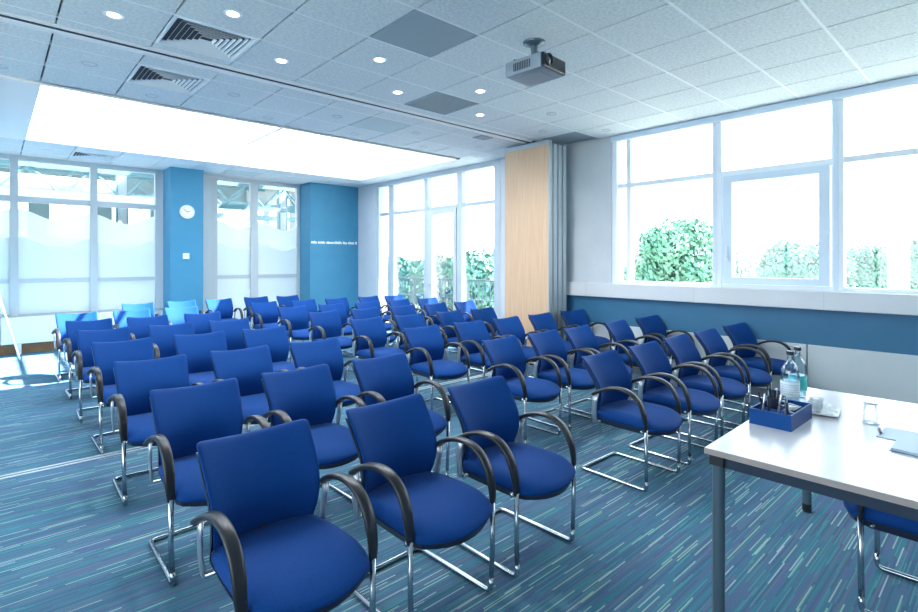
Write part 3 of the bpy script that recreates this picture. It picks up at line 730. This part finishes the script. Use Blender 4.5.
# flip chart easel peeping in at the left edge
t = thing('flip_chart_easel', 'white flip chart easel cut off by the left edge of the photo', 'easel', (-.28, 10.25, 0), math.radians(-8))
bm = B(); box(bm, -.35, .35, -.012, .012, .80, 1.78, .006); obj('board', bm, 'sunboard', t)
bm = grid_solid(lambda u, v: (u * .33, -.02 - .02 * v * (1 - abs(u)), .86 + v * .84), lambda u, v: (u * .33, -.014, .86 + v * .84), 6, 6); obj('paper_sheets', bm, 'paper', t, smooth=True)
bm = B(); box(bm, -.36, .36, -.07, -.012, .78, .80, .004); obj('pen_tray', bm, 'silver', t)
for s_ in (-1, 1):
    bm = B(); tube(bm, [(s_ * .20, .02, 1.6), (s_ * .60, .0, .0)], .012, 8); obj('leg', bm, 'white_paint', t, smooth='all')
bm = B(); tube(bm, [(0, .03, 1.6), (0, .5, .0)], .012, 8); obj('leg', bm, 'white_paint', t, smooth='all')

# ------------------------------------------------------------------ atrium seen through the back glazing
struct('atrium_floor', boxes((-12, 7.4, YB + .2, 24, -.2, 0)), 'terrace', 'pale floor beyond the glazed screen')
bm = B()
struct('atrium_wall', boxes((-12, 7.2, 20, 20.2, 0, 2.2), (-12, 7.2, 20, 20.2, 3.5, 5.1), *[(x, x + .5, 20, 20.2, 2.2, 3.5) for x in [-12 + 1.6 * k for k in range(12)]]), 'atrium_wall', 'grey-teal window wall across the atrium')
struct('atrium_sky_block', boxes((-12.2, -12, YB + .3, 24, 0, 5.2)), 'atrium_wall', 'unseen wall added to keep sky light out of the atrium')  # added out of view to cut sky light from the side
struct('atrium_end', boxes((7.2, 7.4, YB + .2, 24, 0, 1.9), (7.2, 7.4, YB + .2, 24, 3.6, 5.2), *[(7.2, 7.4, YB + .2 + k * 1.1, YB + .75 + k * 1.1, 1.9, 3.6) for k in range(12)]), 'atrium_white', 'white end wall of the atrium with tall narrow windows')
struct('atrium_shade_roof', boxes((-12, 7.2, 13.7, 24, 5.1, 5.2)), 'atrium_shade_roof', 'unseen teal roof added to shade the atrium, open beside the glazing')  # added out of view, shades the far wall
for k, (y, z, lab) in enumerate(((12.6, 2.78, 'steel lattice truss nearest behind the back glazing'), (15.2, 3.15, 'second steel lattice truss behind the back glazing'), (18.0, 3.45, 'third steel lattice truss, far across the atrium'))):
    t = thing('roof_truss', lab, 'truss', (0, y, z), 0, 'lattice trusses beyond the glazing')
    bm = B()
    for zz in (0, .55): box(bm, -8, 7.1, -.05, .05, zz - .05, zz + .05)
    obj('chords', bm, 'truss', t)
    bm = B(); n = 30
    for q in range(n):
        x0 = -8 + q * .5; a, b_ = (0, .55) if q % 2 == 0 else (.55, 0)
        tube(bm, [(x0, 0, a), (x0 + .5, 0, b_)], .025, 6)
    obj('web_bars', bm, 'truss', t)
for x, lab in ((-1.2, 'white beam running away behind the left pane'), (1.0, 'white beam running away behind the middle pane'), (3.4, 'white beam running away behind the jamb'), (5.6, 'white beam running away behind the right glazed screen')):
    tag(obj('roof_beam', boxes((x, x + .3, 11.6, 19.9, 4.6, 5.0)), 'atrium_white'), lab, 'beam', 'white beams beyond the glazing')
bm = B(); tube(bm, [(-8, 13.6, 3.05), (2.2, 13.6, 3.05)], .22, 20)
tag(obj('air_duct', bm, 'atrium_white', smooth=True), 'fat white air duct behind the left glazed screen', 'duct')
tag(obj('bulkhead', boxes((-8, 2.6, 12.0, 12.3, 2.62, 2.80)), 'atrium_band'), 'dark teal bulkhead band behind the left glazed screen', 'bulkhead')
tag(obj('sloping_beam', boxes((3.0, 7.1, 14.0, 14.2, 2.62, 2.74)), 'atrium_band'), 'teal horizontal beam behind the right glazed screen', 'beam')
for x, y, lab in ((2.05, 12.95, 'pale double post behind the left glazed screen'), (5.6, 13.0, 'pale double post behind the right glazed screen')):
    t = thing('atrium_post', lab, 'post', (x, y, 0), 0, 'pale posts beyond the glazing')
    obj('post_core', boxes((-.08, .08, -.06, .06, 0, 4.5)), 'atrium_white', t)
    obj('post_edges', boxes((-.11, -.08, -.07, .07, 0, 4.5), (.08, .11, -.07, .07, 0, 4.5)), 'truss', t)
t = tag(obj('banner', boxes((4.65, 4.75, 12.4, 12.42, 2.05, 2.45)), 'plinth_wood'), 'small dark red strip hanging behind the right glazed screen', 'banner')

# ------------------------------------------------------------------ terrace, railing, ground and trees outside the windows
struct('terrace_floor', boxes((WO, OV, 4.6, YB + 1.5, -.2, -.02)), 'terrace', 'terrace outside the far window')
t = thing('terrace_railing', 'dark metal railing on the terrace outside the far window', 'railing', (8.5, 4.8, -.02))
obj('top_rail', boxes((-.03, .03, 0, 7.4, 1.03, 1.08)), 'railing', t)
obj('mid_rail', boxes((-.02, .02, 0, 7.4, .58, .61)), 'railing', t)
obj('bottom_rail', boxes((-.02, .02, 0, 7.4, .12, .15)), 'railing', t)
for k in range(8): obj('post', boxes((-.03, .03, k * 1.05, k * 1.05 + .05, 0, 1.05)), 'railing', t)
bm = B()
for k in range(60):
    y = .05 + k * .122
    box(bm, -.008, .008, y, y + .018, .15, 1.03)
obj('balusters', bm, 'railing', t)
for x, y, h_, w_, lab in ((10.6, 9.15, 3.0, .14, 'white post outside the far window'), (13.0, 1.62, 2.05, .30, 'broad white post outside the right window')):
    bm = B(); box(bm, x - w_ / 2, x + w_ / 2, y - w_ / 2, y + w_ / 2, -4, h_ if w_ < .2 else 1.72 + .35, .01)
    tag(obj('outdoor_post', bm, 'atrium_white'), lab, 'post', 'white posts outdoors')
struct('ground', boxes((WO + .3, 140, -110, 160, -4.3, -4.0)), 'ground', 'pale grassy ground far below the windows')
struct('ground_terrace', boxes((-60, WO + .3, -60, 100, -4.3, -4.0)), 'ground', 'ground beneath the building')

def tree(x, y, top, rad, leaf, label, seed, n=15000, ls=.15, group='trees outside the windows'):
    rg = random.Random(seed)
    t = thing('broadleaf_tree', label, 'tree', (x, y, -4.0), 0, group)
    H_ = top + 4.0
    cz = H_ - rad * .80
    bm = B(); tube(bm, [(0, 0, 0), (.1, .05, cz * .5), (0, 0, cz)], .035 * H_, 10)
    for k in range(6):
        a = k * PI / 3 + .4; tube(bm, [(0, 0, cz * .55), (math.cos(a) * rad * .5, math.sin(a) * rad * .5, cz + rad * .2)], .012 * H_, 7)
    obj('trunk', bm, 'bark', t, smooth='all')
    lumps = [(Vector((0, 0, cz)), rad * .78)] * 3 + [(Vector((.3, .2, cz - rad * .75)), rad * .85)] * 3 + [(Vector((-.2, -.5, cz - rad * .35)), rad * .9)] * 2
    for k in range(16):
        a = rg.uniform(0, 2 * PI); e = rg.uniform(-1.0, 1.0); q = rad * rg.uniform(.5, .72)
        lumps.append((Vector((math.cos(a) * math.cos(e) * q, math.sin(a) * math.cos(e) * q, cz + math.sin(e) * q * .95)), rad * rg.uniform(.24, .40)))
    bm = B()
    for k in range(n):
        c, r = lumps[rg.randrange(len(lumps))]
        d_ = Vector((rg.gauss(0, 1), rg.gauss(0, 1), rg.gauss(0, 1))).normalized()
        p = c + d_ * r * rg.uniform(.72, 1.06)
        nrm = (d_ + Vector((rg.gauss(0, .5), rg.gauss(0, .5), rg.gauss(0, .5)))).normalized()
        a = nrm.orthogonal().normalized(); b_ = nrm.cross(a); s = ls * rg.uniform(.6, 1.3)
        v = [bm.verts.new(p + a * s), bm.verts.new(p + b_ * s * .55), bm.verts.new(p - a * s), bm.verts.new(p - b_ * s * .55)]
        bm.faces.new(v)
    me = bpy.data.meshes.new('crown'); bm.to_mesh(me); bm.free(); me.materials.append(MATS[leaf])
    o = bpy.data.objects.new('crown', me); COL.objects.link(o); o.parent = t
CAMF = 513.; YAW = math.radians(42.31)
def ray(px, dist):
    u = (px - 459) / CAMF
    return (dist * (math.sin(YAW) + u * math.cos(YAW)), dist * (math.cos(YAW) - u * math.sin(YAW)))
for px, dist, ypx, rad, leaf, lab in (
    (678, 30, 219, 2.9, 'leaf_a', 'full rounded green tree in the left bay of the right window'),
    (800, 34, 240, 3.0, 'leaf_b', 'rounded green tree at the right of the opening window sash'),
    (868, 45, 241, 3.0, 'leaf_b', 'green tree left of the broad white post'),
    (920, 33, 238, 2.4, 'leaf_a', 'darker green tree right of the broad white post'),
    (648, 46, 250, 2.8, 'leaf_hazy', 'haze-painted distant tree behind the left side of the big rounded tree'),
    (745, 48, 251, 3.2, 'leaf_hazy', 'haze-painted distant tree low in the opening window sash'),
    (770, 55, 250, 3.6, 'leaf_hazy', 'haze-painted distant tree behind the sash tree'),
    (842, 50, 246, 3.2, 'leaf_hazy', 'haze-painted distant tree behind the right mullion'),
    (390, 42, 256, 2.4, 'leaf_b', 'small green tree at the left end of the far window'),
    (406, 27, 259, 2.0, 'leaf_b', 'green tree left of the glazed terrace door'),
    (448, 38, 254, 2.4, 'leaf_hazy', 'haze-painted green tree seen through the glazed terrace door'),
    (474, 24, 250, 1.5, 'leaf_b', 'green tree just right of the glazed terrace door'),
    (494, 36, 243, 2.4, 'leaf_hazy', 'haze-painted tree at the right end of the far window')):
    x, y = ray(px, dist); tree(x, y, 1.5 + (261 - ypx) * dist / CAMF, rad, leaf, lab, int(px))

# ------------------------------------------------------------------ light
wd = bpy.data.worlds.new('sky'); SC.world = wd; wd.use_nodes = True
n, l = wd.node_tree.nodes, wd.node_tree.links
bg = n['Background']
tc = n.new('ShaderNodeTexCoord'); sp = n.new('ShaderNodeSeparateXYZ'); l.new(tc.outputs['Generated'], sp.inputs[0])
r = n.new('ShaderNodeValToRGB'); e = r.color_ramp.elements
e[0].position = 0; e[0].color = (.90, .955, 1, 1); e[1].position = .9; e[1].color = (.72, .85, 1, 1)
l.new(sp.outputs['Z'], r.inputs[0]); l.new(r.outputs[0], bg.inputs[0]); bg.inputs[1].default_value = 2.5
sun = bpy.data.lights.new('sun', 'SUN'); sun.energy = 17; sun.angle = math.radians(.6); sun.color = (1, .92, .90)
so = bpy.data.objects.new('sun', sun); COL.objects.link(so)
so.rotation_euler = Vector((-.76, .38, -1)).to_track_quat('-Z', 'Y').to_euler()
def portal(name, loc, sx, sy, direction):
    L = bpy.data.lights.new(name, 'AREA'); L.shape = 'RECTANGLE'; L.size = sx; L.size_y = sy; L.cycles.is_portal = True
    o = bpy.data.objects.new(name, L); COL.objects.link(o); o.location = loc
    o.rotation_euler = Vector(direction).to_track_quat('-Z', 'Y').to_euler()
portal('portal_right_window', (XW + .17, .9, 2.2), 5.9, 2.05, (-1, 0, 0))
portal('portal_far_window', (XW + .17, 7.8, 1.6), 3.8, 3.2, (-1, 0, 0))
portal('portal_added_window', (XL - .13, 2.5, 1.9), 8.0, 2.2, (1, 0, 0))
portal('portal_skylight', ((SX0 + SX1) / 2, (SY0 + SY1) / 2, WZ + .04), SX1 - SX0, SY1 - SY0, (0, 0, -1))

# ------------------------------------------------------------------ camera and view
cam = bpy.data.cameras.new('camera'); co = bpy.data.objects.new('camera', cam); COL.objects.link(co); SC.camera = co
cam.sensor_fit = 'HORIZONTAL'; cam.sensor_width = 36; cam.lens = CAMF / 918 * 36
cam.shift_y = -(306 - 261) / 918
co.location = (0, 0, 1.5); co.rotation_euler = (PI / 2, 0, -YAW)
vs = SC.view_settings; SC.display_settings.display_device = 'sRGB'
vs.view_transform = 'Standard'; vs.look = 'None'; vs.gamma = 1; vs.use_curve_mapping = False; vs.exposure = 1.63
cy = SC.cycles
cy.use_denoising = True; cy.max_bounces = 10; cy.diffuse_bounces = 6; cy.transparent_max_bounces = 16; cy.sample_clamp_indirect = 8; cy.blur_glossy = 1.
cy.caustics_reflective = False; cy.caustics_refractive = False
